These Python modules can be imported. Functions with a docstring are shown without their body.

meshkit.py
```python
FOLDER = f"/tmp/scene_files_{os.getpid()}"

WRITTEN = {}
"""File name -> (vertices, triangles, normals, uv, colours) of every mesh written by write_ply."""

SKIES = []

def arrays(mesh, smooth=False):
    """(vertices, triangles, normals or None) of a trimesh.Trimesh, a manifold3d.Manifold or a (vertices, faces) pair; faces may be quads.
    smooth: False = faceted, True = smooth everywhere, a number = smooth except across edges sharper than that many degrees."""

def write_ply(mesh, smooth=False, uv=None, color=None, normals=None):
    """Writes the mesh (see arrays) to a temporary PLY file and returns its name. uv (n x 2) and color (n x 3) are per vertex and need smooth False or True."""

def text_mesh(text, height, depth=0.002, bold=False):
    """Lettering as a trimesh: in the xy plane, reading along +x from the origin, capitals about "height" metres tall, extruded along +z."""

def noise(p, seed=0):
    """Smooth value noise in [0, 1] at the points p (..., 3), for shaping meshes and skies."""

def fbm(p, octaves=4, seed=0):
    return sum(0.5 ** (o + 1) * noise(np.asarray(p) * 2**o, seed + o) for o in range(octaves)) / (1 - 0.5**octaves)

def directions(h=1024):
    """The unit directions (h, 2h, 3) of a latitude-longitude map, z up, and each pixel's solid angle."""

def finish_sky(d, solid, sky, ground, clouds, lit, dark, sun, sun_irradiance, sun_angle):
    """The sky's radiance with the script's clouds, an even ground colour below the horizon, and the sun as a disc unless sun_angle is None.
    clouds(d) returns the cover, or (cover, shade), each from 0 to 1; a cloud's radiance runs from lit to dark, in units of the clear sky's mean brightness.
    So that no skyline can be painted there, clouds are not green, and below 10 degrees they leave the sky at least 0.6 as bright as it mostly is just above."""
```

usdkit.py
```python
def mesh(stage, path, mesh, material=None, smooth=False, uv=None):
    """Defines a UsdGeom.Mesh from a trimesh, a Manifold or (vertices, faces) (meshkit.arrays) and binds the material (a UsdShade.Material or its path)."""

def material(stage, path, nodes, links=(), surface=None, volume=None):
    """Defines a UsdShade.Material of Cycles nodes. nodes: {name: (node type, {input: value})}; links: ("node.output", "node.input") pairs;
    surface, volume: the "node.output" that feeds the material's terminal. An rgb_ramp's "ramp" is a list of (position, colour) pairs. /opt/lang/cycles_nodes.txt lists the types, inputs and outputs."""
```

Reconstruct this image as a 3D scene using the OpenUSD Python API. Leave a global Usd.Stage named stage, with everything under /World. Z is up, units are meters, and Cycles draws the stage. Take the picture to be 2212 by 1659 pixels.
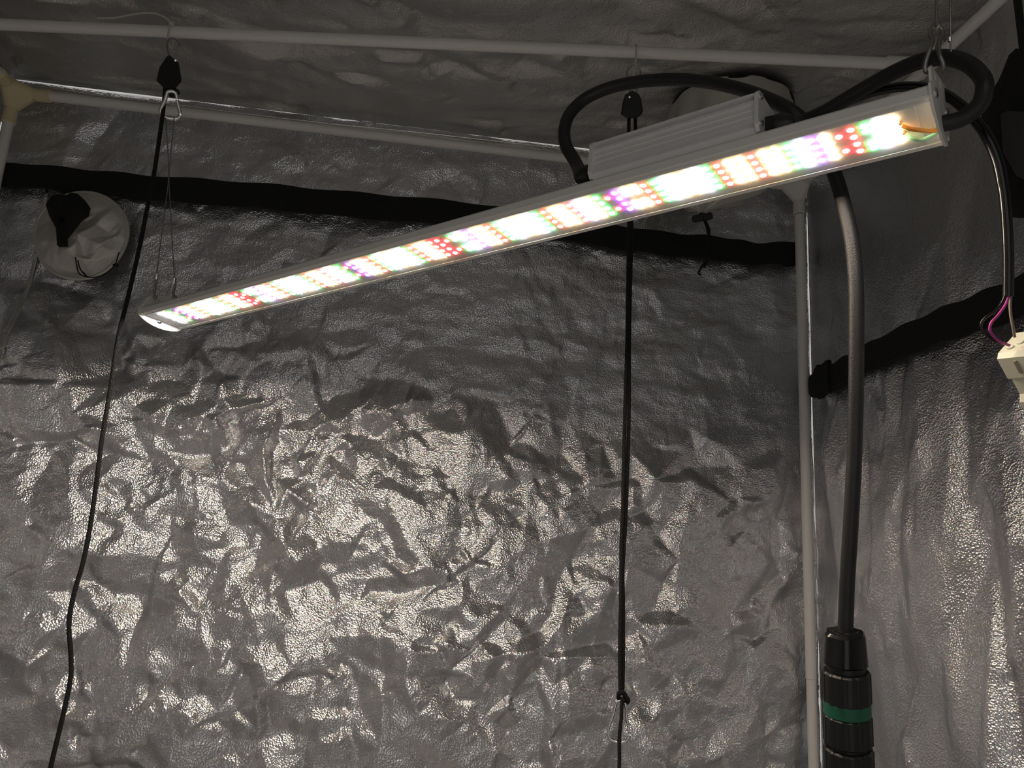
import math, random, numpy as np, trimesh, usdkit, meshkit
import manifold3d as m3
from scipy.interpolate import LinearNDInterpolator
from shapely.geometry import Polygon, Point
from pxr import Usd, UsdGeom, UsdShade, Gf, Sdf, Vt

# ------------------------------------------------------------------ stage, camera, sky, exposure
stage = Usd.Stage.CreateInMemory()
UsdGeom.SetStageUpAxis(stage, UsdGeom.Tokens.z)
UsdGeom.SetStageMetersPerUnit(stage, 1.0)
UsdGeom.Xform.Define(stage, '/World')
UsdGeom.Scope.Define(stage, '/World/Looks')

W, H, F = 2212, 1659, 1730.0
EYE = np.array([0.0, 0.0, 1.25])
_dy = np.array([-243, -371, -F]); _dy /= np.linalg.norm(_dy)
_dz = np.array([444, 7829, -F]); _dz -= _dy * (_dz @ _dy); _dz /= np.linalg.norm(_dz)
_dx = np.cross(_dy, _dz)
CAM = np.stack([_dx, _dy, _dz], 1)             # camera axes from world axes
cam = UsdGeom.Camera.Define(stage, '/World/Camera')
M4 = np.eye(4); M4[:3, :3] = CAM; M4[3, :3] = EYE
cam.AddTransformOp().Set(Gf.Matrix4d(*M4.ravel().tolist()))
cam.CreateHorizontalApertureAttr(36.0)
cam.CreateVerticalApertureAttr(36.0 * H / W)
cam.CreateFocalLengthAttr(36.0 * F / W)
cam.CreateClippingRangeAttr(Gf.Vec2f(0.02, 50))
cam.CreateExposureAttr(0.60)
LED_POWER = 82.0

from pxr import UsdLux
dome = UsdLux.DomeLight.Define(stage, '/World/dim_room_light')
dome.CreateIntensityAttr(0.10)
dome.CreateColorAttr(Gf.Vec3f(1.0, 0.96, 0.9))

# ------------------------------------------------------------------ helpers
def ray(px, py):
    return CAM.T @ np.array([(px - W / 2), -(py - H / 2), -F]) / F
def atd(px, py, d): return EYE + ray(px, py) * d
def aty(px, py, y): r = ray(px, py); return EYE + r * (y / r[1])
def atx(px, py, x): r = ray(px, py); return EYE + r * (x / r[0])
def atz(px, py, z): r = ray(px, py); return EYE + r * ((z - EYE[2]) / r[2])

taken = {}
def numbered(path):
    n = taken.get(path, 0); taken[path] = n + 1
    return path if n == 0 else f'{path}_{n:03d}'
BASE = {}
def tagp(p, label=None, cat=None, group=None, kind=None):
    for k, v in (('label', label), ('category', cat), ('group', group), ('kind', kind)):
        if v: p.SetCustomDataByKey(k, v)
    return p
def thing(name, label, cat, base, group=None):
    path = numbered('/World/' + name)
    x = UsdGeom.Xform.Define(stage, path); base = np.asarray(base, float)
    x.AddTranslateOp().Set(Gf.Vec3d(*base.tolist()))
    BASE[path] = base
    return tagp(x.GetPrim(), label, cat, group)
def arr(mesh):
    if hasattr(mesh, 'to_mesh'):
        m = mesh.to_mesh(); return np.array(m.vert_properties[:, :3], float), np.array(m.tri_verts)
    if isinstance(mesh, (list,)):
        vs, fs, o = [], [], 0
        for q in mesh:
            v, f = arr(q); vs.append(v); fs.append(f + o); o += len(v)
        return np.vstack(vs), np.vstack(fs)
    if isinstance(mesh, tuple):
        v, f = np.asarray(mesh[0], float), np.asarray(mesh[1], int)
        if f.shape[1] == 4: f = np.vstack([f[:, [0, 1, 2]], f[:, [0, 2, 3]]])
        return v, f
    return np.array(mesh.vertices, float), np.array(mesh.faces)
def obj(name, mesh, material, parent=None, smooth=30, label=None, cat=None, group=None, kind=None):
    """One mesh, given in world coordinates, under parent (or top level)."""
    v, f = arr(mesh)
    pp = '/World' if parent is None else str(parent.GetPath())
    path = numbered(pp + '/' + name)
    if parent is None:
        base = (v.min(0) + v.max(0)) / 2; base[2] = v[:, 2].min()
        if kind == 'structure': base = np.zeros(3)
    else:
        base = BASE[pp]
    BASE[path] = base
    m = usdkit.mesh(stage, path, (v - base, f), MAT[material], smooth)
    if parent is None and np.abs(base).max() > 0:
        m.AddTranslateOp().Set(Gf.Vec3d(*base.tolist()))
    return tagp(m.GetPrim(), label, cat, group, kind)

def spline(pts, n=8, closed=False):
    P = np.asarray(pts, float)
    if len(P) < 3 and not closed: return np.linspace(P[0], P[-1], n + 1)
    out, N = [], len(P)
    for i in range(N if closed else N - 1):
        if closed: a, b, c, d = P[i - 1], P[i], P[(i + 1) % N], P[(i + 2) % N]
        else:
            b, c = P[i], P[i + 1]
            a = P[i - 1] if i > 0 else 2 * b - c
            d = P[i + 2] if i + 2 < N else 2 * c - b
        # centripetal-like tangents limited by the local spacing
        l0, l1, l2 = (max(np.linalg.norm(q), 1e-9) for q in (b - a, c - b, d - c))
        t1 = ((b - a) / l0 * l1 + (c - b) / l1 * l0) / (l0 + l1) * l1
        t2 = ((c - b) / l1 * l2 + (d - c) / l2 * l1) / (l1 + l2) * l1
        for t in np.arange(n) / n:
            out.append((2*t**3-3*t**2+1)*b + (t**3-2*t**2+t)*t1 + (-2*t**3+3*t**2)*c + (t**3-t**2)*t2)
    if not closed: out.append(P[-1])
    return np.array(out)
def tube(path, r, n=12, closed=False, flat=None, up=None):
    """Sweep of a circle (or an ellipse: flat = second radius, first along 'up')."""
    P = np.asarray(path, float); N = len(P)
    r = np.broadcast_to(np.asarray(r, float), N)
    T = np.roll(P, -1, 0) - np.roll(P, 1, 0) if closed else np.gradient(P, axis=0)
    T /= np.maximum(np.linalg.norm(T, axis=1, keepdims=True), 1e-12)
    ref = np.array(up, float) if up is not None else (np.array([0, 0, 1.0]) if abs(T[0][2]) < 0.9 else np.array([1.0, 0, 0]))
    rings, a = [], ref - T[0] * (ref @ T[0])
    a /= np.linalg.norm(a)
    ang = np.arange(n) / n * 2 * np.pi
    for i in range(N):
        if up is not None: a = ref
        a = a - T[i] * (a @ T[i]); a /= max(np.linalg.norm(a), 1e-9)
        b = np.cross(T[i], a)
        r2 = r[i] if flat is None else flat
        rings.append(P[i] + np.cos(ang)[:, None] * a * r[i] + np.sin(ang)[:, None] * b * r2)
    V = np.vstack(rings); Fq = []
    idx = np.arange(n)
    for i in range(N if closed else N - 1):
        j = (i + 1) % N
        q = np.stack([i*n+idx, i*n+(idx+1) % n, j*n+(idx+1) % n, j*n+idx], 1)
        Fq.append(q[:, [0, 1, 2]]); Fq.append(q[:, [0, 2, 3]])
    if not closed:
        V = np.vstack([V, P[0], P[-1]]); k = N * n
        Fq.append(np.stack([np.full(n, k), (idx+1) % n, idx], 1))
        o = (N-1)*n
        Fq.append(np.stack([np.full(n, k+1), o+idx, o+(idx+1) % n], 1))
    return V, np.vstack(Fq)
def frame(axis, hint=(0, 0, 1)):
    w = np.asarray(axis, float); w = w / np.linalg.norm(w); h = np.asarray(hint, float)
    if abs(h @ w) > .95: h = np.array([1.0, 0, 0])
    a = h - w * (h @ w); a /= np.linalg.norm(a)
    return a, np.cross(w, a), w
def lathe(profile, p0, axis, n=32, wob=None):
    """profile: [(distance along axis, radius)]; wob(angle) multiplies the radius."""
    a, b, w = frame(axis); ang = np.arange(n) / n * 2 * np.pi
    k = np.ones(n) if wob is None else wob(ang)
    rings = [p0 + w * t + (np.cos(ang) * a[:, None]).T * (r * (k if r > 1e-6 else 1))[..., None] + (np.sin(ang) * b[:, None]).T * (r * (k if r > 1e-6 else 1))[..., None] if wob is not None else
             p0 + w * t + r * (np.cos(ang)[:, None] * a + np.sin(ang)[:, None] * b) for t, r in profile]
    V = np.vstack(rings); idx = np.arange(n); Fq = []
    for i in range(len(profile) - 1):
        q = np.stack([i*n+idx, i*n+(idx+1) % n, (i+1)*n+(idx+1) % n, (i+1)*n+idx], 1)
        Fq += [q[:, [0, 1, 2]], q[:, [0, 2, 3]]]
    k0 = len(V); V = np.vstack([V, p0 + w * profile[0][0], p0 + w * profile[-1][0]]); o = (len(profile)-1)*n
    Fq += [np.stack([np.full(n, k0), (idx+1) % n, idx], 1), np.stack([np.full(n, k0+1), o+idx, o+(idx+1) % n], 1)]
    return V, np.vstack(Fq)
def cyl(a, b, r, n=20, bev=None):
    a, b = np.asarray(a, float), np.asarray(b, float); L = np.linalg.norm(b - a); e = bev or min(r * .15, L * .1)
    return lathe([(0, r - e), (e, r), (L - e, r), (L, r - e)], a, b - a, n)
def hull(pts):
    return trimesh.convex.convex_hull(np.asarray(pts, float))
def rbox(c, ex, axes=np.eye(3), r=.001):
    """Box with chamfered edges; ex = full sizes along axes rows."""
    h = np.asarray(ex, float) / 2; P = []
    for sx in (-1, 1):
        for sy in (-1, 1):
            for sz in (-1, 1):
                s = np.array([sx, sy, sz])
                for k in range(3):
                    q = (h - r); q[k] = h[k]; P.append(s * q)
    return hull(np.asarray(c) + np.array(P) @ np.asarray(axes))
def extrude(poly, origin, a, b, w, t, bev=0.0):
    """A 2-D outline (in a, b) pushed by t along w."""
    m = trimesh.creation.extrude_polygon(Polygon(poly) if not hasattr(poly, 'geom_type') else poly, t, engine='earcut')
    v = m.vertices
    return (np.asarray(origin) + v[:, :1] * a + v[:, 1:2] * b + v[:, 2:3] * w, m.faces) if np.cross(a, b) @ w > 0 else (np.asarray(origin) + v[:, :1] * a + v[:, 1:2] * b + v[:, 2:3] * w, m.faces[:, ::-1])
def grid(P):
    """Mesh of a grid of points (rows, columns, 3)."""
    R, Cc = P.shape[:2]; i = np.arange(R * Cc).reshape(R, Cc)
    q = np.stack([i[:-1, :-1], i[:-1, 1:], i[1:, 1:], i[1:, :-1]], -1).reshape(-1, 4)
    return P.reshape(-1, 3), np.vstack([q[:, [0, 1, 2]], q[:, [0, 2, 3]]])
def facets(U, V, size, seed, stretch=1.0, warp=0.11):
    """Crumpled-foil height: random folded facets of about 'size'; mean 0, deviation about 1."""
    rng = np.random.default_rng(seed)
    p = np.stack([U, V / stretch, np.zeros_like(U)], -1) / size
    wu = meshkit.fbm(p * .9, 3, seed) - .5; wv = meshkit.fbm(p * .9 + 31.7, 3, seed + 9) - .5
    x, y = p[..., 0] + warp * 4 * wu, p[..., 1] + warp * 4 * wv
    lo, hi = np.array([x.min() - 2, y.min() - 2]), np.array([x.max() + 2, y.max() + 2])
    n = int(np.prod(hi - lo)) + 8
    pts = lo + rng.random((n, 2)) * (hi - lo)
    pts = np.vstack([pts, [lo - 3, hi + 3, [lo[0] - 3, hi[1] + 3], [hi[0] + 3, lo[1] - 3]]])
    return LinearNDInterpolator(pts, rng.normal(size=len(pts)))(x, y)
def sstep(x, a, b):
    t = np.clip((x - a) / (b - a), 0, 1); return t * t * (3 - 2 * t)

# ------------------------------------------------------------------ materials
MAT = {}
def mat(name, base, rough=.5, metal=0.0, bump=None, **kw):
    """bump: list of (texture kind, scale, distance)"""
    nodes = {'p': ('principled_bsdf', dict(base_color=base, roughness=rough, metallic=metal, **kw))}
    links = []
    if bump:
        nodes['g'] = ('geometry', {})
        prev = None
        for i, (kind, scale, dist) in enumerate(bump):
            nodes[f't{i}'] = (f'{kind}_texture', dict(scale=scale))
            nodes[f'b{i}'] = ('bump', dict(strength=1.0, distance=dist))
            links += [('g.position', f't{i}.vector'), (f't{i}.' + ('distance' if kind == 'voronoi' else 'fac'), f'b{i}.height')]
            if prev: links.append((f'{prev}.normal', f'b{i}.normal'))
            prev = f'b{i}'
        links.append((f'{prev}.normal', 'p.normal'))
    MAT[name] = usdkit.material(stage, '/World/Looks/' + name, nodes, links, surface='p.BSDF')
mat('foil', (.67, .675, .70), .235, .88, bump=[('voronoi', 330, .00075), ('noise', 90, .0010)])
mat('foil_soft', (.60, .595, .585), .40, .8, bump=[('voronoi', 330, .0007), ('noise', 60, .002)])
mat('floor_sheet', (.78, .77, .75), .5, .0, bump=[('noise', 60, .002)])
mat('foil_sleeve', (.62, .60, .55), .45, .4, bump=[('noise', 120, .001)])
mat('seam_tape', (.78, .77, .74), .25, 1.0, bump=[('noise', 300, .001)])
mat('black_strap', (.010, .0105, .011), .85, bump=[('noise', 900, .0012)])
mat('black_fabric', (.008, .008, .008), .9, bump=[('noise', 500, .001)])
mat('black_rubber', (.014, .014, .015), .48, bump=[('noise', 700, .0003)])
mat('dim_lining', (.045, .04, .045), .7, bump=[('noise', 300, .001)])
mat('black_plastic', (.010, .011, .011), .42)
mat('black_gloss', (.008, .008, .008), .18)
mat('black_rope', (.010, .010, .011), .8, bump=[('voronoi', 700, .0012)])
mat('white_tube', (.86, .85, .83), .38, bump=[('noise', 60, .0004)])
mat('white_plastic', (.80, .79, .75), .45)
mat('beige_plastic', (.78, .68, .43), .5)
mat('cream_plastic', (.72, .70, .56), .45)
mat('white_enamel', (.80, .79, .76), .42)
mat('circuit_white', (.74, .73, .70), .5)
mat('nylon_tie', (.75, .74, .70), .4, transmission_weight=.25)
mat('aluminium', (.82, .82, .83), .42, .25, bump=[('noise', 500, .0002)])
mat('bright_steel', (.78, .78, .77), .16, 1.0)
mat('steel_wire', (.32, .31, .30), .4, 1.0)
mat('green_ring', (.012, .13, .075), .45)
mat('magenta_wire', (.48, .05, .28), .35)
mat('brown_wire', (.30, .24, .19), .4)
mat('orange_wire', (.72, .30, .05), .4)
mat('mint_wire', (.35, .70, .45), .4)
mat('copper', (.85, .55, .30), .3, 1.0)
LED_COL = {}
def led(name, color, power):
    LED_COL[name] = [c * power for c in color]
    MAT[name] = usdkit.material(stage, '/World/Looks/' + name, {'e': ('emission', dict(color=color, strength=power * LED_POWER))}, [], surface='e.emission')
MAT['led_mixed'] = usdkit.material(stage, '/World/Looks/led_mixed', {'a': ('attribute', dict(attribute='chip_glow')), 'e': ('emission', dict(strength=LED_POWER))}, [('a.color', 'e.color')], surface='e.emission')
led('led_warm', (1.0, .745, .37), 1.0)
led('led_white', (.83, .86, 1.06), 1.6)
led('led_red', (1.0, .04, .05), .6)
led('led_green', (.06, 1.0, .16), .55)
led('led_violet', (.34, .06, 1.0), .9)

# ------------------------------------------------------------------ the tent: walls, ceiling, floor
XL, XR, YB, YF, ZC = -.835, .822, 1.535, -.30, 2.122

def wrinkle(u, v, seed, big=.011, mid=.0125, small=.0060, stretch=1.0):
    return (big * facets(u, v, .15, seed, stretch) + mid * facets(u, v, .062, seed + 1, stretch) + small * facets(u, v, .030, seed + 2, stretch) + .0011 * facets(u, v, .013, seed + 3, stretch))

xs = np.linspace(XL, XR, 430)
zs = np.concatenate([np.linspace(0, .80, 50)[:-1], np.arange(.80, ZC + .001, .0039)])
zs = zs * (ZC / zs[-1])
X, Z = np.meshgrid(xs, zs)
# strong crumples low on the left, calmer towards the top and the right
limit = 1.66 - .16 * sstep(X, -.45, .35)
strong = 1 - sstep(Z, limit - .07, limit + .09)
amp = .27 + .73 * strong
amp *= 1 - .40 * sstep(X, .05, .7)
edge = sstep(X, XL, XL + .05) * sstep(-X, -XR, -XR + .05) * sstep(-Z, -ZC, -ZC + .05)
bow = .105 * np.sin(np.clip((X - XL) / (XR - XL), 0, 1) * np.pi) * np.exp(-((Z - .85) / .50) ** 2)
hgt = wrinkle(X, Z, 11) * amp * (.3 + .7 * edge) - .006 * (meshkit.fbm(np.stack([X * 3, Z * 3, X * 0], -1), 3, 5) - .5) * 2
hgt += .004 * (1 - strong) * np.abs(meshkit.fbm(np.stack([X * 5, Z * 14, X * 0 + 3], -1), 4, 21) - .5) * 4
left = .075 * sstep(X, -.795, -.735) * (1 - sstep(X, -.72, -.36)) * (1 - sstep(Z, 1.50, 1.72))
Y = YB - bow * edge - left + np.clip(hgt, -.03, .03) * .9
obj('wall_back', grid(np.stack([X, Y, Z], -1)), 'foil', smooth=True, kind='structure', label='crumpled silver foil back wall of the grow tent')
def back_y(x, z):
    i = int(np.clip(np.searchsorted(zs, z), 1, len(zs) - 1)); j = int(np.clip(np.searchsorted(xs, x), 1, len(xs) - 1))
    return float(Y[max(i-3, 0):i+3, max(j-3, 0):j+3].min())

ys = np.linspace(YB, YF, 300); zr = np.concatenate([np.linspace(0, .78, 40)[:-1], np.linspace(.78, ZC, 240)])
YY, ZZ = np.meshgrid(ys, zr)
stretchv = facets(YY, ZZ, .05, 51, 3.5) * .0080 + facets(YY, ZZ, .11, 52, 2.5) * .010 + facets(YY, ZZ, .022, 53, 2.8) * .0026
er = sstep(YY, YF, YF + .05) * sstep(-YY, -YB, -YB + .04) * sstep(-ZZ, -ZC, -ZC + .05)
stretchv *= .35 + .65 * (1 - sstep(ZZ, 1.60, 1.75))
XW = XR + np.clip(stretchv, -.025, .025) * er - .004 * er * np.sin(np.clip((ZZ) / ZC, 0, 1) * np.pi)
obj('wall_right', grid(np.stack([XW, YY, ZZ], -1)), 'foil', smooth=True, kind='structure', label='silver foil right wall of the grow tent with upright drapes')
yl = np.linspace(YF, YB, 180); zl = np.linspace(0, ZC, 200)
YY, ZZ = np.meshgrid(yl, zl)
e2 = sstep(YY, YF, YF + .05) * sstep(-YY, -YB, -YB + .05) * sstep(-ZZ, -ZC, -ZC + .05)
XW = XL - .02 + np.clip(wrinkle(YY, ZZ, 71), -.02, .02) * e2 + .02
obj('wall_left', grid(np.stack([XW, YY, ZZ], -1)), 'foil', smooth=True, kind='structure', label='silver foil left wall of the grow tent')
xc = np.linspace(XL, XR, 330); yc = np.linspace(YB, YF, 260)
XX, YY = np.meshgrid(xc, yc)
ec = sstep(XX, XL, XL + .03) * sstep(-XX, -XR, -XR + .03) * sstep(-YY, -YB, -YB + .015) * sstep(YY, YF, YF + .03)
pc = np.stack([XX * 2.2, YY * 7.5, XX * 0], -1)
hc = .011 * np.abs(meshkit.fbm(pc, 4, 91) - .5) * 3 + .0075 * facets(XX, YY, .10, 92, .45) + .0016 * facets(XX, YY, .035, 93, .6)
ZW = ZC + np.clip(hc, -.014, .02) * ec
obj('ceiling', grid(np.stack([XX, YY, ZW], -1)), 'foil_soft', smooth=True, kind='structure', label='silver foil ceiling of the grow tent with long soft wrinkles')
pf = []
for x0, x1, z0, z1 in ((XL, -.34, 0, ZC), (.42, XR, 0, ZC), (-.34, .42, 1.86, ZC), (-.34, .42, 0, .42)):
    gx, gz = np.meshgrid(np.linspace(x0, x1, max(int((x1 - x0) / .015), 4)), np.linspace(z1, z0, max(int((z1 - z0) / .015), 4)))
    pf.append(grid(np.stack([gx, YF + np.clip(.8 * wrinkle(gx, gz, 131), -.015, .015) * sstep(gx, XL, XL + .05) * sstep(-gx, -XR, -XR + .05), gz], -1)))
obj('wall_front', pf, 'foil', smooth=True, kind='structure', label='silver foil front wall of the grow tent round its open doorway')
xf = np.linspace(XL, XR, 120); yf = np.linspace(YF, YB, 130)
XX, YY = np.meshgrid(xf, yf)
obj('floor', grid(np.stack([XX, YY, np.clip(wrinkle(XX, YY, 111), -.02, .012)], -1)), 'floor_sheet', smooth=True, kind='structure', label='grey foil floor of the grow tent')

# seams
def strip_on_back(pts, off=.004, n=10):
    q = spline(pts, n)
    for p in q: p[1] = back_y(p[0], p[2]) - off
    q[:, 1] = np.convolve(np.pad(q[:, 1], 4, 'edge'), np.ones(9) / 9, 'valid')
    return q
top = np.array([[x, 0, 2.108 + .004 * math.sin(x * 5)] for x in np.linspace(XL + .02, XR - .02, 30)])
seam1 = strip_on_back(top, .006, 6); seam2 = seam1 + [0, -.002, -.012]
obj('trim_1', [tube(seam1, .0022, 8), tube(seam2, .0018, 8), tube((seam1 + seam2) / 2, .006, 8, flat=.0012, up=(0, 0, 1))], 'seam_tape', kind='structure', label='bright piped seam where the ceiling meets the back wall')
lseam = strip_on_back([[-.722 + .004 * math.sin(z * 9), 0, z] for z in np.linspace(.75, 1.93, 22)], .003, 6)
obj('trim_2', tube(lseam, .0045, 8, flat=.0018, up=(1, 0, 0)), 'seam_tape', kind='structure', label='upright stitched seam at the left of the back wall')
cseam = np.array([[XR - .012, YB - .012, z] for z in np.linspace(.6, 2.09, 60)]); cseam[:, :2] += .0015 * np.sin(cseam[:, 2:3] * [40, 33])
obj('trim_3', tube(cseam, .0009 + .0014 * (1 - sstep(cseam[:, 2], 1.58, 1.70)), 10), 'foil', kind='structure', label='silver piping in the back right corner of the tent')

# ------------------------------------------------------------------ frame of white tubes
ZB, RT = 2.075, .0095
def pole(label, a, b, joints=()):
    a, b = np.asarray(a, float), np.asarray(b, float)
    t = thing('frame_pole', label, 'tent pole', (a if a[2] < b[2] else b) if abs(a[2] - b[2]) > .1 else (a + b) / 2)
    ps = [0.0, *joints, 1.0]
    for k in range(len(ps) - 1):
        p, q = a + (b - a) * ps[k], a + (b - a) * ps[k + 1]
        obj('tube', cyl(p, q, RT * (1.0 if k % 2 == 0 else 1.06), 28, .0012), 'white_tube', t)
    return t
BR, BL = np.array([.785, 1.5, ZB]), np.array([-.803, 1.5, ZB])
pole('white roof tube along the top of the back wall, below the bright seam', BL + [.04, 0, 0], BR - [.04, 0, 0])
pole('white roof crossbar nearest the camera that the hangers are zip-tied to', [-.792, 1.291, ZB], [.742, 1.068, ZB])
pole('white roof tube slanting up to the top right corner', BR - [0, .05, 0], [.785, -.12, ZB])
pole('white upright tube in the back right corner of the tent', [.788, 1.5, .0], BR - [0, 0, .068], joints=(.531,))
pole('short visible length of white upright tube at the left edge', [-.805, 1.5, .0], BL - [0, 0, .05])
pole('white roof tube running from the beige corner joint towards the camera', BL - [0, .05, 0], [-.803, -.12, ZB])
def corner(label, c, dirs, material):
    c = np.asarray(c, float); t = thing('corner_connector', label, 'connector', c)
    s0 = trimesh.creation.icosphere(2, .017).vertices + c
    body = [hull(np.vstack([s0, cyl(c + d * .030, c + d * .036, .0125)[0]])) for d in dirs]
    obj('body', body, material, t)
    for d in dirs: obj('sleeve', cyl(c + d * .034, c + d * .066, .0125, 28), material, t)
    web = hull(np.vstack([cyl(c + d * .010, c + d * .038, .0118)[0] for d in dirs]))
    obj('web', web, material, t)
dx_, dy_, dz_ = np.eye(3)
corner('beige plastic corner joint at the left edge of the roof', BL, (dx_, -dy_, -dz_), 'beige_plastic')
corner('pale funnel-shaped corner joint on the upright tube behind the lamp', BR, (-dx_, -dy_, -dz_), 'white_plastic')
# saddle joint where the crossbar meets the side tube
jc = np.array([.785, 1.062, ZB]); t = thing('tube_clip', 'white saddle clip joining the crossbar to the slanting roof tube', 'clip', jc)
cd = np.array([.742 + .815, 1.068 - 1.294, 0]); cd /= np.linalg.norm(cd)
obj('saddle', cyl(jc - dy_ * .026, jc + dy_ * .026, .0125, 28), 'white_plastic', t)
obj('sleeve', cyl(jc - cd * .07, jc - cd * .008, .0122, 28), 'white_plastic', t)
ang = np.linspace(-.4, math.pi * .95, 14)
obj('lip', tube([jc + dz_ * .004 + np.array([-math.cos(a) * .013, -.024, math.sin(a) * .018]) for a in ang], .010, 10, flat=.0012, up=(0, 1, 0)), 'white_plastic', t)

# ------------------------------------------------------------------ black straps on the walls
def strap(name, pts, half, depth_fn, label, seed, thick=.0035):
    q = spline(pts, 8); n = len(q); rng = np.random.default_rng(seed)
    up = np.array([0, 0, 1.0]); V = []
    nz = (meshkit.noise(np.stack([np.arange(n) * .12, np.zeros(n), np.zeros(n)], -1), seed) - .5)
    hw = np.interp(np.linspace(0, 1, n), np.linspace(0, 1, len(half)), half)
    out = depth_fn(q)
    prof = [(-1, .5), (-.96, 1), (-.5, 1.15), (0, 1.2), (.5, 1.15), (.96, 1), (1, .5), (.96, -.6), (-.96, -.6)]
    for i in range(n):
        c = q[i] + up * nz[i] * .004
        for a, b in prof: V.append(c + up * a * (hw[i] + .002 * math.sin(i * .9 + a)) + out[i] * (b * thick))
    m = len(prof); V = np.array(V); idx = np.arange(m); Fq = []
    for i in range(n - 1):
        s = np.stack([i*m+idx, i*m+(idx+1) % m, (i+1)*m+(idx+1) % m, (i+1)*m+idx], 1); Fq += [s[:, [0, 1, 2]], s[:, [0, 2, 3]]]
    V = np.vstack([V, V[:m].mean(0), V[(n-1)*m:n*m].mean(0)])
    Fq += [np.stack([np.full(m, n*m), (idx+1) % m, idx], 1), np.stack([np.full(m, n*m+1), (n-1)*m+idx, (n-1)*m+(idx+1) % m], 1)]
    return V, np.vstack(Fq)
YS = YB - .020
tl = [aty(-60, 388, YS), *[aty(x, y, YS) for x, y in ((0, 378), (150, 388), (300, 404), (500, 420), (700, 437), (900, 456), (1100, 476), (1300, 505), (1450, 528), (1560, 538), (1640, 550), (1735, 545))]]
bs = thing('tent_strap', 'long black strap across the back wall behind the lamp', 'strap', (0, YS, 1.88))
obj('webbing', strap('s', tl, [.024, .024, .026, .027, .027, .026, .026, .024], lambda q: np.tile([0, -1.0, 0], (len(q), 1)), '', 3), 'black_strap', bs)
fl = [aty(1690, 556, YS + .002), aty(1735, 553, YS + .002)]
obj('end_flap', strap('s', fl, [.020, .020], lambda q: np.tile([0, -1.0, 0], (len(q), 1)), '', 4, .004), 'black_strap', bs)
XS = XR - .030
tr = [atx(x, y, XS) for x, y in ((1762, 822), (1790, 815), (1830, 795), (1900, 762), (2000, 718), (2100, 680), (2212, 640), (2330, 590), (2600, 470))]
rs = thing('tent_strap', 'black strap slanting across the right wall behind the hanging cables', 'strap', (XS, 1.0, 1.62))
obj('webbing', strap('s', tr, [.022, .024, .026, .027, .029, .029, .029], lambda q: np.tile([-1.0, 0, 0], (len(q), 1)), '', 5), 'black_strap', rs)
pe = [atx(1752, 835, XS - .003), atx(1770, 826, XS - .004), atx(1794, 812, XS - .003)]
obj('end_flap', strap('s', pe, [.018, .034, .032], lambda q: np.tile([-1.0, 0, 0], (len(q), 1)), '', 6, .005), 'black_strap', rs)

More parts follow.
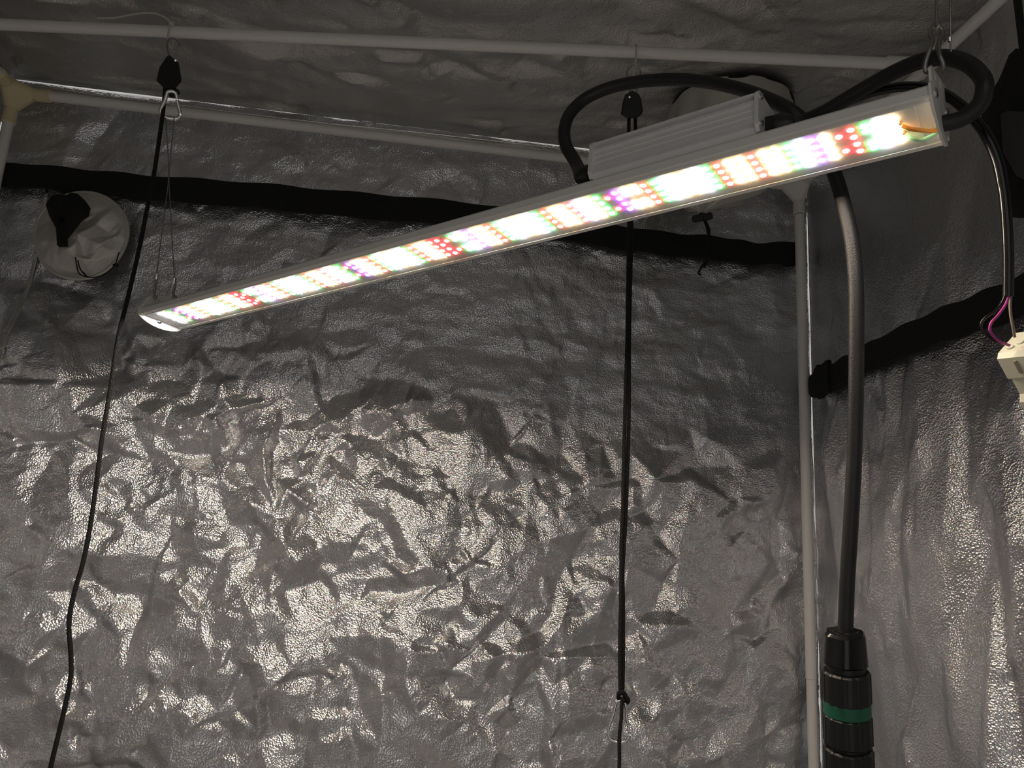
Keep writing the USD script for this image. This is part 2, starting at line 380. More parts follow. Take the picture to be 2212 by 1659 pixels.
# ------------------------------------------------------------------ LED lamp
LO = np.array([-.3918, 1.2400, 1.5778]); LU = np.array([.7239, -.6897, .0163]); LU /= np.linalg.norm(LU)
LV = np.array([.6884, .7205, -.0836]); LV -= LU * (LV @ LU); LV /= np.linalg.norm(LV); LW = np.cross(LU, LV)
def lp(s, v, h): return LO + LU * s + LV * v + LW * h
LEN = 1.0656
lamp = thing('led_grow_light', 'long white linear grow lamp with rows of glowing coloured chips', 'grow light', lp(LEN / 2, 0, 0))
prof = [(-.0340, 0), (-.0300, 0), (-.0296, -.0007), (-.0288, -.0007), (-.0284, .0016), (.0284, .0016), (.0288, 0), (.0340, 0), (.0352, .0012), (.0352, .0085), (.0325, .0115), (-.0325, .0115), (-.0352, .0085), (-.0352, .0012)]
obj('housing', extrude(prof, lp(0.001, 0, 0), LV, LW, LU, LEN - .002), 'white_enamel', lamp, smooth=25)
board = obj('circuit_board', rbox(lp(LEN / 2, 0, .0009), (LEN - .026, .0566, .0014), np.array([LU, LV, LW]), .0003), 'circuit_white', lamp)
arc = [(.0365 * math.sin(a) / math.sin(1.0), -.0100 + .0100 * (1 - math.cos(a)) / (1 - math.cos(1.0))) for a in np.linspace(-1.0, 1.0, 25)]
plate = arc + [(.0372, .010), (.050, .013), (.055, .055), (.048, .064), (.036, .059), (-.026, .0325), (-.0305, .028), (-.031, .016), (-.0365, .010)]
holes = [Point(.014, .043).buffer(.0036, 12), Point(-.012, .033).buffer(.0036, 12)]
pl = Polygon(plate)
for hh in holes: pl = pl.difference(hh)
for s in (-.0005, LEN - .0015):
    ep = obj('end_plate', extrude(pl, lp(s, 0, 0), LV, LW, LU, .002), 'white_enamel', lamp, smooth=20)
    sgn = 1 if s < .5 else -1
    for vv, hh in (((-.0025, .0005),) if s < .5 else ((-.021, .011), (.036, .030))):
        b0 = lp(s + (.002 if s < .5 else .002), vv, hh)
        obj('screw', lathe([(0, .0042), (.0012, .0042), (.0022, .0026), (.0024, 0.0001)], b0, LU, 16), 'bright_steel', ep)
# solder leads at the near end
for nm, mt_, pts in (('lead_wire', 'orange_wire', [(1.041, -.011, -.0025), (1.045, -.008, -.0045), (1.052, -.002, -.0045), (1.058, .005, -.003), (1.0635, .010, -.001)]),
                     ('lead_wire', 'mint_wire', [(1.041, .003, -.002), (1.045, .006, -.0045), (1.051, .011, -.005), (1.057, .012, -.0035), (1.0635, .012, -.001)])):
    q = spline([lp(*p) for p in pts], 8)
    obj(nm, tube(q, .0017, 10), mt_, lamp, label='orange lead wire' if 'orange' in mt_ else 'pale green lead wire')
for p in ((1.0400, -.012, .0005), (1.0400, .002, .0005)):
    obj('solder_joint', lathe([(0, .0022), (-.0015, .0018), (-.003, .0008), (-.0034, .0001)], lp(*p), LW, 10), 'copper', lamp)
# chips, from the near end to the far end; one string per column, gaps where the photo has them
first = ['Y', 'W', 'Gg', 'R', 'Rr', 'Y']
cycle = ['P', 'W', 'G', 'Y', 'Y', 'R', 'Y', 'Y', 'R', 'G', 'W', 'Y', 'Y', 'W', 'G', 'R', 'Yg', 'Yg']
cycle2 = ['P', 'Rr', 'G', 'Y', 'W', 'R', 'Y', 'Y', 'R', 'G', 'W', 'Y', 'Y', 'W', 'G', 'R', 'Y', 'Y']
cycle3 = ['P', 'Wg', 'Gg', 'Rr', 'R', 'R', 'Y', 'Y', 'R', 'G', 'W', 'Y', 'Y', 'W', 'G', 'R', 'Y', 'Y']
cols = first + cycle + cycle2 + cycle3 + cycle2 + cycle3 + cycle2
LM = dict(Y='led_warm', W='led_white', R='led_red', G='led_green', P='led_violet')
LN = dict(Y='warm yellow glowing chip', W='white glowing chip', R='red glowing chip', G='green glowing chip', P='violet glowing chip')
rows_v = (-.0190, -.0084, .0022, .0128)
def chip(c, r=.0023):
    return lathe([(.0002, r), (-.0005, r), (-.0009, r * .85), (-.0011, r * .5)], c, LW, 10)
count, rest = 0, {}
for i, c in enumerate(cols):
    s = LEN - .0299 - i * .0100
    if s < .030: break
    for k, vv in enumerate(rows_v):
        v2 = vv
        if 'r' in c and k in (1, 2): continue
        if 'g' in c: v2 = (-.0195, -.0118, .0055, .0132)[k]
        if 'r' in c: v2 = vv + (.005 if k == 0 else -.005)
        m = chip(lp(s, v2, .0002), dict(Y=.0033, W=.0034, G=.0031, R=.0028, P=.0028)[c[0]])
        if count < 300:
            obj('led_chip', m, LM[c[0]], board, smooth=False, label=LN[c[0]]); count += 1
        else: rest.setdefault(c[0], []).append(m)
CG = dict(Y=np.array(LED_COL['led_warm']), W=np.array(LED_COL['led_white']), R=np.array(LED_COL['led_red']), G=np.array(LED_COL['led_green']), P=np.array(LED_COL['led_violet']))
far = obj('far_led_chips', [m for c in rest for m in rest[c]], 'led_mixed', board, smooth=False, kind='stuff', label='many small glowing chips at the far end')
glow = np.vstack([np.tile(CG[c], (len(arr(m)[0]), 1)) for c in rest for m in rest[c]])
UsdGeom.PrimvarsAPI(far).CreatePrimvar('chip_glow', Sdf.ValueTypeNames.Color3fArray, 'vertex').Set(Vt.Vec3fArray.FromNumpy(glow.astype(np.float32)))

# ------------------------------------------------------------------ driver box on top of the lamp
drv = thing('led_driver', 'ribbed aluminium power supply box lying on top of the lamp', 'power supply', lp(.857, .005, .013))
side = [(-.032, .0215), (-.0345, .0265), (-.0315, .027), (-.0315, .030), (-.036, .0305), (-.036, .0335), (-.0345, .034), (-.0345, .0375), (-.0352, .038), (-.0352, .0395), (-.0345, .040), (-.0345, .0435), (-.0352, .044), (-.0352, .0455), (-.0345, .046),
        (-.0345, .0495), (-.036, .050), (-.036, .0525), (-.0315, .053), (-.0315, .056), (-.036, .0565), (-.036, .0595), (-.033, .061)]
dprof = [(x + .002, y - .0085) for x, y in side] + [(-x + .002, y - .0085) for x, y in side[::-1]]
S0, S1 = .779, .935
obj('housing', extrude(dprof, lp(S0, 0, 0), LV, LW, LU, S1 - S0), 'aluminium', drv, smooth=20)
capo = [(-.0325, .0218), (-.0365, .027), (-.0365, .057), (-.033, .0612), (.037, .0612), (.0405, .057), (.0405, .027), (.0365, .0218)]
for s in (S0 - .0035, S1):
    ec_ = obj('end_cap', extrude([(x, y - .0085) for x, y in capo], lp(s, 0, 0), LV, LW, LU, .0035), 'aluminium', drv)
    for vv, hh in ((-.0315, .0215), (-.0315, .0475), (.0355, .0215), (.0355, .0475)):
        out = 1 if s > .8 else -1
        obj('screw', lathe([(0, .0031), (.001, .0031), (.0022, .002), (.0024, .0001)], lp(s + (.0035 if out > 0 else 0), vv, hh), LU * out, 14), 'bright_steel', ec_)
def gland(p, d, parent, k=1.0):
    d = np.asarray(d, float) / np.linalg.norm(d)
    obj('cable_gland', [lathe([(0, .0115*k), (.007*k, .0115*k), (.0075*k, .0105*k)], p, d, 6), lathe([(.007*k, .0105*k), (.014*k, .0105*k), (.020*k, .0078*k), (.022*k, .0066)], p, d, 24)], 'black_plastic', parent, smooth=25)
gland(lp(S0 - .003, -.018, .028), -LU, drv)
gland(lp(S1 + .003, -.012, .028), LU * .9 + LV * .1, drv)
gland(lp(S1 + .003, .020, .032), LU, drv, .9)

# ------------------------------------------------------------------ cables
RC = .0066
loopA = [lp(S0 - .022, -.018, .028), atd(1243, 350, .835), atd(1222, 312, .85), atd(1219, 282, .86), atd(1231, 246, .87), atd(1262, 215, .875), atd(1310, 192, .87), atd(1370, 178, .86), atd(1440, 172, .845), atd(1520, 176, .825), atd(1590, 190, .80), atd(1660, 214, .77),
         atd(1712, 242, .748), atd(1764, 290, .748), atd(1788, 340, .742), atd(1806, 385, .735), atd(1822, 440, .728), atd(1838, 510, .722), atd(1848, 600, .716), atd(1850, 720, .712), atd(1849, 850, .71), atd(1845, 1000, .71), atd(1838, 1130, .71), atd(1830, 1260, .71), atd(1826, 1372, .71)]
pc_ = thing('power_cable', 'thick black mains cable looping off the power supply and hanging down to a plug', 'cable', loopA[-1])
obj('sheath', tube(spline(loopA, 9), RC, 20), 'black_rubber', pc_, smooth=40)
loopB = [lp(S1 + .024, -.010, .028), atd(1735, 262, .700), atd(1775, 245, .690), atd(1825, 216, .678), atd(1885, 181, .664), atd(1940, 152, .648), atd(1990, 132, .632), atd(2035, 124, .618), atd(2078, 132, .604), atd(2112, 155, .592), atd(2127, 190, .582), atd(2118, 222, .588), lp(LEN + .012, .017, .0085), lp(LEN - .001, .016, .008)]
cb = thing('lamp_cable', 'thick black cable curling from the power supply into the near end plate', 'cable', loopB[0])
loopB = [loopB[0]] + [EYE + (p - EYE) * 1.035 for p in loopB[1:-2]] + loopB[-2:]
obj('sheath', tube(spline(loopB, 9), .0064, 20), 'black_rubber', cb, smooth=40)
loopC = [lp(S1 + .022, .020, .032), atd(1790, 238, .70), atd(1845, 213, .685), atd(1905, 194, .672), atd(1965, 187, .66), atd(2020, 195, .645), atd(2062, 217, .632), atd(2098, 250, .622), atd(2130, 292, .614), atd(2153, 342, .61), atd(2166, 400, .608), atd(2174, 470, .606), atd(2178, 550, .605), atd(2178, 640, .605)]
cc = thing('dimmer_cable', 'black cable behind the end plate hanging down to three bare wires', 'cable', loopC[-1])
loopC = [loopC[0]] + [EYE + (p - EYE) * 1.035 for p in loopC[1:]]
obj('sheath', tube(spline(loopC, 9), np.concatenate([np.full(90, .0043), np.full(len(spline(loopC, 9)) - 90, .0040)]), 16), 'black_gloss', cc, smooth=40)
for mt_, lb, pts in (('black_gloss', 'thin black wire', [(2172, 636, .604), (2164, 654, .603), (2150, 672, .602), (2131, 684, .601), (2120, 698, .601), (2122, 712, .601), (2134, 726, .601), (2150, 735, .602), (2172, 742, .606)]),
                     ('magenta_wire', 'magenta wire', [(2180, 636, .604), (2172, 658, .601), (2155, 682, .599), (2140, 700, .598), (2138, 712, .598), (2146, 726, .599), (2160, 738, .601), (2180, 746, .606)]),
                     ('brown_wire', 'grey-brown wire', [(2184, 636, .605), (2182, 660, .604), (2184, 685, .603), (2188, 705, .603), (2192, 728, .606)])):
    obj('wire', tube(spline([EYE + (atd(*p) - EYE) * 1.035 for p in pts], 8), .0011, 10), mt_, cc, smooth=50, label=lb)
# beige terminal block at the right edge
tc = atd(2244, 816, .64); a_ = atd(2270, 890, .625) - atd(2184, 728, .612); a_ /= np.linalg.norm(a_)
b_ = np.cross(ray(2222, 800), a_); b_ /= np.linalg.norm(b_); w_ = np.cross(a_, b_)
tilt = math.radians(28); rc = ray(2222, 800) / np.linalg.norm(ray(2222, 800))
b2 = -CAM[0] * .80 - rc * .62; b2 -= a_ * (a_ @ b2); b2 /= np.linalg.norm(b2); w2 = np.cross(a_, b2)
blk = thing('terminal_block', 'cream plastic wire connector at the right edge, hanging from the three wires', 'connector', tc)
step = [(-.034, -.017), (-.034, .012), (-.031, .0165), (-.012, .0165), (-.008, .0125), (.006, .0125), (.011, .017), (.034, .017), (.036, .014), (.036, -.017)]
obj('body', extrude(step, tc - w2 * .014, a_, b2, w2, .026), 'cream_plastic', blk, smooth=20)
for s_ in (-.022, .022):
    obj('slot', rbox(tc + a_ * s_ + b2 * (.0166 if s_ < 0 else .0171) - w2 * .001, (.012, .0015, .0028), np.array([a_, b2, w2]), .0003), 'brown_wire', blk)
for s_ in (-.010, .0, .010):
    obj('wire_port', lathe([(0, .0028), (.0012, .0028), (.0014, .002)], tc - a_ * .034 + b2 * (s_ * .6) + w2 * s_ * .5, -a_, 12), 'cream_plastic', blk)

# waterproof plug at the end of the mains cable
P0 = atd(1825, 1364, .71); P1 = atd(1834, 1659, .71); ax = (P1 - P0) / np.linalg.norm(P1 - P0); k_ = .71 / 1730
plug = thing('cable_plug', 'black round waterproof plug with a green ring at the lower end of the mains cable', 'plug', P0)
knurl = lambda a: 1 + .018 * np.sign(np.sin(a * 14))
def sec(y0, y1, r0, r1, bev=4):
    return [((y0 - 1364) * k_, (r0 - bev) * k_), ((y0 - 1364 + bev) * k_, r0 * k_), ((y1 - 1364 - bev) * k_, r1 * k_), ((y1 - 1364) * k_, (r1 - bev) * k_)]
obj('cap_nut', [lathe([(0, 22 * k_), (-2 * k_, 30 * k_), (0, 38 * k_), (6 * k_, 43 * k_), (66 * k_, 47 * k_), (70 * k_, 44 * k_)], P0, ax, 6 * 8, lambda a: 1 + .03 * np.cos(a * 6)),
                lathe([(-5 * k_, 20 * k_), (-4 * k_, 27 * k_), (12 * k_, 32 * k_)], P0, ax, 32)], 'black_gloss', plug)
obj('neck', lathe(sec(1425, 1452, 39, 39, 1), P0, ax, 40), 'black_plastic', plug)
obj('body', lathe(sec(1448, 1516, 49, 49.5), P0, ax, 112, knurl), 'black_plastic', plug, smooth=25)
obj('seal_ring', lathe(sec(1512, 1542, 48.5, 48.5, 1.5), P0, ax, 48), 'green_ring', plug, label='green seal ring')
obj('coupling_nut', lathe(sec(1541, 1606, 49.5, 50), P0, ax, 112, knurl), 'black_plastic', plug, smooth=25)
obj('neck', lathe(sec(1602, 1618, 42, 42, 1), P0, ax, 40), 'black_plastic', plug)
obj('body', lathe(sec(1613, 1760, 50.5, 51), P0, ax, 112, knurl), 'black_plastic', plug, smooth=25)
obj('cable_tail', tube(spline([P0 + ax * (1755 - 1364) * k_, P0 + ax * (1900 - 1364) * k_, P0 + ax * .30 + [.01, .02, 0], P0 + ax * .45 + [.02, .06, 0]], 8), RC, 16), 'black_rubber', plug)

# ------------------------------------------------------------------ hangers, ropes, wires
def carabiner(label, top_, bot, r_wire, width, face=None, group=None):
    """Pear-shaped snap hook from the point top_ to the point bot."""
    top_, bot = np.asarray(top_, float), np.asarray(bot, float); d = top_ - bot; L = np.linalg.norm(d); d = d / L
    view = face if face is not None else (top_ + bot) / 2 - EYE
    sx = np.cross(d, view); sx /= np.linalg.norm(sx)
    t = thing('carabiner', label, 'carabiner', bot)
    w = width / 2
    ring = [(0.0, 0), (.75 * w, .06 * L), (1.0 * w, .20 * L), (.92 * w, .34 * L), (.62 * w, .62 * L), (.48 * w, .84 * L), (.40 * w, .94 * L), (0, L), (-.40 * w, .95 * L), (-.50 * w, .86 * L), (-.66 * w, .60 * L), (-.92 * w, .32 * L), (-.98 * w, .20 * L), (-.75 * w, .06 * L)]
    R = [bot + d * y + sx * x for x, y in ring]
    q = spline(R, 6, closed=True)
    obj('frame', tube(np.vstack([q[int(.86 * len(q)):], q[:int(.68 * len(q))]]), r_wire, 10), 'bright_steel', t, smooth=50)
    obj('gate', tube(q[int(.685 * len(q)):int(.855 * len(q))], r_wire * .92, 10), 'bright_steel', t, smooth=50)
    obj('gate_pin', cyl(q[int(.855 * len(q))] - np.cross(d, sx) * r_wire * 1.5, q[int(.855 * len(q))] + np.cross(d, sx) * r_wire * 1.5, r_wire * .7, 8), 'bright_steel', t)
    return t
def ratchet(label, outline, d, thick, eye_pts, lug):
    c = atd(*np.mean(outline, 0), d)
    t = thing('rope_ratchet', label, 'rope hanger', c, None)
    vdir = ray(*np.mean(outline, 0)); vdir = vdir / np.linalg.norm(vdir)
    O = np.array([atd(x, y, d) for x, y in outline]); cen = O.mean(0)
    pts = np.vstack([O - vdir * thick * .32, O + vdir * thick * .32, cen + (O - cen) * .84 - vdir * thick * .5, cen + (O - cen) * .84 + vdir * thick * .5])
    obj('body', hull(pts), 'black_plastic', t)
    obj('hook_eye', tube(spline([atd(x, y, d) for x, y in eye_pts], 8), .0013, 8), 'steel_wire', t)
    obj('rivet', cyl(atd(lug[0], lug[1], d) - vdir * thick * .55, atd(lug[0], lug[1], d) + vdir * thick * .55, .0018, 10), 'bright_steel', t)
    return t
D1 = 1.30
r1 = ratchet('black ratchet rope hanger at the upper left above a silver carabiner', [(366, 119), (386, 136), (392, 170), (391, 178), (378, 192), (354, 190), (338, 174), (344, 146), (360, 122)], D1, .022,
        [(376, 130), (382, 112), (388, 94), (378, 84), (366, 84), (361, 96), (364, 114), (365, 125)], (379, 131))
obj('lug', hull(np.vstack([trimesh.creation.icosphere(1, .0055).vertices + atd(x, y, D1) for x, y in ((368, 190), (372, 204), (381, 200))])), 'black_plastic', r1)
carabiner('silver carabiner under the upper left rope hanger', atd(371, 197, D1 - .012), atd(368, 256, D1), .0030, .030)
rope1 = [(357, 186), (353, 235), (344, 300), (331, 385), (320, 440), (300, 540), (277, 640), (255, 730), (240, 830), (220, 950), (206, 1060), (189, 1170), (178, 1220), (162, 1275), (152, 1320), (149, 1355), (153, 1410), (153, 1460), (144, 1510), (128, 1580), (110, 1655), (95, 1740), (80, 1850), (40, 2100)]
obj('hanging_rope', tube(spline([aty(x, y, 1.236) for x, y in rope1], 6), .0033, 10), 'black_rope', smooth=50, label='single thin black rope hanging down the left side of the tent', cat='rope')
D2 = 1.29
ratchet('black ratchet rope hanger seen inside the cable loop above the power supply', [(1366, 196), (1380, 203), (1385, 215), (1389, 238), (1386, 247), (1374, 256), (1352, 254), (1341, 247), (1345, 222), (1350, 205)], D2, .022,
        [(1375, 200), (1381, 170), (1383, 153), (1374, 142), (1368, 141), (1360, 146), (1354, 156), (1357, 172), (1362, 200)], (1360, 210))
r2 = thing('double_rope', 'doubled black rope hanging behind the lamp to a knot and carabiner', 'rope', aty(1345, 1500, 1.137))
sa = [(1359, 250), (1358, 300), (1360, 400), (1358, 520), (1356, 640), (1354, 760), (1351, 850), (1349, 930), (1347, 1020), (1345, 1110), (1342, 1180), (1342, 1230), (1341, 1300), (1339, 1400), (1340, 1490)]
sb = [(1372, 250), (1373, 300), (1366, 400), (1364, 520), (1361, 640), (1359, 760), (1359, 850), (1358, 930), (1355, 1020), (1352, 1110), (1348, 1180), (1345, 1230), (1346, 1300), (1346, 1400), (1345, 1490)]
obj('strand', tube(spline([aty(x, y, 1.137) for x, y in sa], 6), .0029, 10), 'black_rope', r2, smooth=50)
obj('strand', tube(spline([aty(x, y, 1.140) for x, y in sb], 6), .0029, 10), 'black_rope', r2, smooth=50)
kn = [(1336, 1500, 0), (1342, 1494, -.006), (1349, 1501, -.004), (1346, 1512, .004), (1338, 1510, .006), (1338, 1498, 0), (1346, 1496, .005), (1353, 1506, -.003), (1357, 1514, 0), (1351, 1519, .003), (1344, 1512, -.005)]
obj('knot', tube(spline([aty(x, y, 1.137 + z) for x, y, z in kn], 6), .0031, 10), 'black_rope', r2, smooth=50)
obj('strand', tube(spline([aty(x, y, 1.133) for x, y in ((1344, 1510), (1343, 1525), (1342, 1550), (1338, 1590), (1338, 1640), (1336, 1700), (1333, 1800))], 6), .0026, 10), 'black_rope', r2, smooth=50)
carabiner('silver carabiner dangling from the knot near the bottom of the photo', aty(1341, 1514, 1.137), aty(1335, 1603, 1.137), .0021, .029)

# zip ties on the crossbar
def bar_at(px, py): return atz(px, py, ZB)
cdir = np.array([.742 + .815, 1.068 - 1.294, 0]); cdir /= np.linalg.norm(cdir); cup = np.array([0, 0, 1.0]); cn = np.cross(cdir, cup)
def ziptie(label, px, py, tail):
    c = bar_at(px, py); t0 = (c - np.array([-.815, 1.294, ZB])) @ cdir; c = np.array([-.815, 1.294, ZB]) + cdir * t0
    t = thing('zip_tie', label, 'zip tie', c - cup * .02)
    q = [c + cn * math.cos(a) * (RT + .0016) * 1.0 + cup * (math.sin(a) * (RT + .0016) - (0.016 if math.sin(a) < -.5 else 0)) for a in np.linspace(0, 2 * math.pi, 24, endpoint=False)]
    obj('band', tube(spline(q, 2, closed=True), .0012, 8, closed=True, flat=.0022), 'nylon_tie', t)
    d = np.linalg.norm(c - EYE) * .985
    hd = tail[0]
    obj('head', rbox(atd(hd[0], hd[1], (CAM[2] @ (EYE - c)) - .012), (.008, .006, .006), np.eye(3), .001), 'nylon_tie', t)
    obj('tail', tube(spline([atd(x, y, (CAM[2] @ (EYE - c)) - .012) for x, y in tail], 8), .0008, 8, flat=.0019, up=(.1, -.99, .0)), 'nylon_tie', t)
ziptie('white zip tie with a long curled tail round the crossbar at the upper left', 373, 70, [(371, 50), (362, 42), (348, 33), (330, 28), (308, 28), (280, 32), (250, 38), (210, 39)])
ziptie('white zip tie round the crossbar above the cable loop', 1371, 119, [(1370, 142), (1369, 155), (1368, 168)])

# steel wires that carry the far end of the lamp
hw = thing('suspension_wire', 'thin steel wires from the upper left carabiner to the far lamp end', 'wire', lp(0, 0, .03))
dw = 1.295
for px, pts, hook in ((0, [(358, 254), (361, 300), (364, 385), (355, 460), (345, 540), (339, 590)], [(339, 590), (337, 612), (333, 632), (334, 645), (338, 640)]),
                (1, [(376, 254), (372, 300), (365, 385), (369, 460), (373, 540), (377, 600)], [(377, 600), (378, 620), (374, 636), (377, 645), (381, 640)])):
    dd = np.linspace(dw, 1.198 if px == 0 else 1.212, len(pts))
    obj('wire', tube(spline([atd(x, y, d) for (x, y), d in zip(pts, dd)], 5), .00075, 8), 'steel_wire', hw)
    obj('hook', tube(spline([atd(x, y, 1.198 if px == 0 else 1.212) for x, y in hook], 6), .0021, 10), 'steel_wire', hw)
    obj('crimp', cyl(atd(*pts[-1], dd[-1]), atd(pts[-1][0] - 2, pts[-1][1] + 14, dd[-1]), .0030, 12), 'bright_steel', hw)
# hook and wires at the near end
nh = thing('suspension_hook', 'steel hook and two wires holding up the near end of the lamp', 'hook', lp(LEN, .02, .04))
dn = .590
obj('hook', tube(spline([atd(x, y, d + .018) for x, y, d in ((2008, 157, .580), (1999, 154, .578), (1998, 143, .577), (2003, 122, .576), (2010, 102, .576), (2014, 88, .578), (2010, 76, .580), (2012, 63, .584), (2023, 56, .588), (2033, 62, .588), (2036, 76, .587), (2029, 90, .584), (2028, 106, .582), (2031, 122, .580), (2037, 136, .580), (2038, 148, .582), (2033, 153, .586))], 6), .0016, 10), 'steel_wire', nh, smooth=50)
obj('wire', tube([atd(2022, 60, .606), atd(2022, -40, .608), np.append(atd(2022, -40, .608)[:2], 2.11)], .0009, 8), 'steel_wire', nh)
obj('wire', tube([atd(2054, 112, .62), atd(2053, 60, .62), atd(2052, -40, .62), np.append(atd(2052, -40, .62)[:2], 2.11)], .0008, 8), 'steel_wire', nh)
obj('crimp', cyl(atd(2051, 90, .62), atd(2051, 80, .62), .0014, 8), 'bright_steel', nh)
obj('knot', tube(spline([atd(2020, 62, .585), atd(2015, 58, .583), atd(2021, 52, .584), atd(2028, 57, .583), atd(2022, 63, .584), atd(2026, 50, .588)], 5), .0016, 8), 'steel_wire', nh)

# ------------------------------------------------------------------ duct ports and sleeves
# left port on the back wall
pcx = aty(176, 508, YB - .03); Rp = .083
dp = thing('duct_port', 'round vent opening with a crumpled pale sleeve at the left of the back wall', 'duct port', pcx)
th = np.linspace(0, 2 * np.pi, 64, endpoint=False)
ringp = np.array([pcx + np.array([math.cos(a) * Rp * (.98 + .02 * math.sin(3 * a)), 0, math.sin(a) * Rp * 1.04]) for a in th])
obj('rim', tube(ringp, .0035, 8, closed=True), 'foil_sleeve', dp, smooth=60)
rr = np.linspace(0, 1, 40); A, Rr = np.meshgrid(np.linspace(0, 2 * np.pi, 120), rr)
u_, v_ = Rr * np.cos(A) * Rp * .99, Rr * np.sin(A) * Rp * 1.03
hs = (1 - Rr ** 2) * .018 + np.clip(.012 * facets(u_, v_, .05, 203) + .006 * facets(u_, v_, .022, 204), -.02, .02) * (1 - Rr ** 3)
obj('sleeve', grid(np.stack([pcx[0] + u_, pcx[1] - .001 - np.maximum(hs, -.012), pcx[2] + v_], -1)), 'foil_sleeve', dp, smooth=True)
cordp = [aty(x, y, pcx[1] - .022) for x, y in ((163, 556), (166, 575), (172, 592), (188, 598), (210, 598), (232, 588), (248, 572), (257, 545))]
obj('drawstring', tube(spline(cordp, 8), .0011, 8), 'black_rope', dp)
obj('drawstring', tube(spline([aty(x, y, pcx[1] - .024) for x, y in ((168, 562), (172, 578), (180, 590), (188, 598), (180, 588))], 6), .0011, 8), 'black_rope', dp)
obj('cord_knot', trimesh.creation.icosphere(2, .0035).vertices is not None and (trimesh.creation.icosphere(2, .0040).vertices * [1.4, 1, .8] + aty(250, 573, pcx[1] - .026), trimesh.creation.icosphere(2, .0040).faces), 'black_rope', dp)
def blob(outline, y, thick, seed, hole=None, n=46, fold=.25):
    """A crumpled pouch with the given outline, standing off the back wall."""
    P = np.array([aty(a, b, y) for a, b in outline]); poly = Polygon(P[:, [0, 2]])
    if hole: poly = poly.difference(Polygon(np.array([aty(a, b, y) for a, b in hole])[:, [0, 2]]))
    x0, z0, x1, z1 = poly.bounds; m = trimesh.creation.extrude_polygon(poly, 1.0, engine='earcut')
    m = m.subdivide_to_size(max(x1 - x0, z1 - z0) / 18, max_iter=12) if False else m
    f = m3.Manifold.extrude(m3.CrossSection([np.array(poly.exterior.coords)[:-1]] + [np.array(i.coords)[:-1] for i in poly.interiors], m3.FillRule.EvenOdd), thick)
    f = f.refine_to_length(max(x1 - x0, z1 - z0) / 26)
    v, fc = arr(f)
    dist = np.array([poly.boundary.distance(Point(p[0], p[1])) for p in v]); bulge = 1 - np.exp(-dist / (.35 * thick + 1e-6))
    nf = meshkit.fbm(np.stack([v[:, 0] * 60, v[:, 1] * 18, v[:, 0] * 0], -1), 3, seed) - .5
    yy = y - (v[:, 2] - thick * .2) * (.35 + .65 * bulge) - nf * thick * fold * 2 * bulge
    return np.stack([v[:, 0], yy, v[:, 1]], -1), fc[:, ::-1]
obj('duct_sock', blob([(103, 446), (115, 427), (128, 424), (148, 425), (157, 420), (172, 423), (186, 436), (195, 449), (191, 466), (176, 476), (160, 497), (145, 515), (146, 532), (127, 533), (125, 497), (110, 470)], pcx[1] - .035, .030, 7, hole=[(134, 481), (141, 472), (139, 484)]), 'black_fabric', smooth=60,
    label='bunched black fabric hanging over the top of the left vent opening', cat='vent sleeve')

# ceiling port behind the lamp, with its sleeve gathered by a toggle
cc0 = np.array([.555, 1.315, ZC - .010]); Rc = .112
cp = thing('duct_port', 'round ceiling vent behind the power supply, its sleeve hanging to a toggle', 'duct port', cc0)
obj('rim', tube(np.array([cc0 + [math.cos(a) * Rc, math.sin(a) * Rc, .002 * math.sin(4 * a)] for a in th]), .0032, 8, closed=True), 'black_fabric', cp, smooth=60)
tie = aty(1516, 462, 1.30)
nst = 40; rows_ = []
for i in range(nst):
    q = i / (nst - 1); c = cc0 * (1 - q) + tie * q
    r = Rc * .97 * (1 - q * .30) * (1 - sstep(np.array(q), .72, 1.0)) + .006
    aa = np.linspace(0, 2 * np.pi, 97)
    pl_ = 1 + (.05 + .18 * q) * np.sin(aa * 11 + 3 * q) * min(1, .2 + q) + .06 * np.sin(aa * 5 + 1)* q
    rows_.append(np.stack([c[0] + r * pl_ * np.cos(aa), c[1] + r * pl_ * np.sin(aa), np.full(97, c[2])], -1))
obj('sleeve', grid(np.array(rows_)), 'foil_sleeve', cp, smooth=True)
tg = aty(1517, 471, 1.29); right = CAM[0]
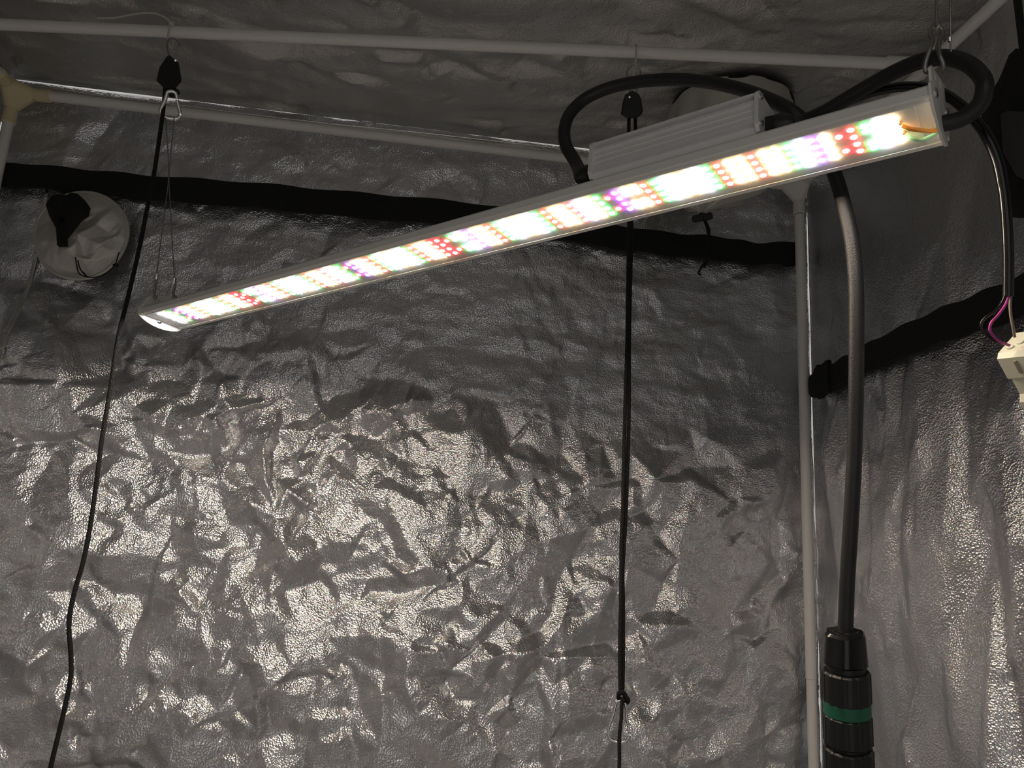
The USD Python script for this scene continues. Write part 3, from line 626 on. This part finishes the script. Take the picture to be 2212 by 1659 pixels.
obj('cord_toggle', [cyl(tg - right * .017 + CAM[1] * -.002, tg + right * .001 + CAM[1] * .001, .0068, 16), cyl(tg + right * .001 + CAM[1] * -.001, tg + right * .017 + CAM[1] * .005, .0066, 16)], 'black_plastic', cp)
obj('cord', tube(spline([aty(x, y, 1.288) for x, y in ((1520, 474), (1526, 490), (1529, 505), (1527, 525), (1523, 550), (1519, 572), (1514, 580), (1510, 592), (1514, 593))], 6), .0019, 8), 'black_rope', cp)
obj('cord', tube(spline([aty(x, y, 1.291) for x, y in ((1522, 474), (1532, 495), (1532, 515), (1530, 545), (1527, 565), (1521, 578))], 6), .0019, 8), 'black_rope', cp)

# black sleeve gathered at the right edge
kx = .70
def patch(outline, x, thick, seed):
    P = np.array([atx(a, b, x) for a, b in outline]); poly = Polygon(P[:, [1, 2]])
    f = m3.Manifold.extrude(m3.CrossSection([np.array(poly.exterior.coords)[:-1]], m3.FillRule.EvenOdd), thick).refine_to_length(.012)
    v, fc = arr(f)
    dist = np.array([poly.boundary.distance(Point(p[0], p[1])) for p in v]); bulge = 1 - np.exp(-dist / .02)
    nf = meshkit.fbm(np.stack([v[:, 0] * 30, v[:, 1] * 22, v[:, 0] * 0], -1), 3, seed) - .5
    return np.stack([x - (v[:, 2] - thick / 2) * (.3 + .7 * bulge) - nf * .03 * bulge, v[:, 0], v[:, 1]], -1), fc[:, ::-1]
rsk = thing('duct_sock', 'dark gathered fabric sleeve hanging at the upper right edge', 'vent sleeve', atx(2200, 250, kx))
obj('bunch', patch([(2205, 106), (2190, 120), (2172, 165), (2150, 210), (2130, 238), (2130, 262), (2136, 288), (2148, 308), (2150, 345), (2168, 420), (2190, 470), (2230, 470), (2250, 300), (2240, 130)], kx, .045, 15), 'black_fabric', rsk, smooth=60)
obj('tie_strap', patch([(2186, -30), (2203, -30), (2218, 112), (2204, 118)], kx - .005, .006, 16), 'black_strap', rsk, smooth=40)
obj('lining', patch([(2166, 246), (2182, 240), (2240, 244), (2240, 400), (2200, 380), (2172, 330)], kx - .026, .02, 17), 'dim_lining', rsk, smooth=60)
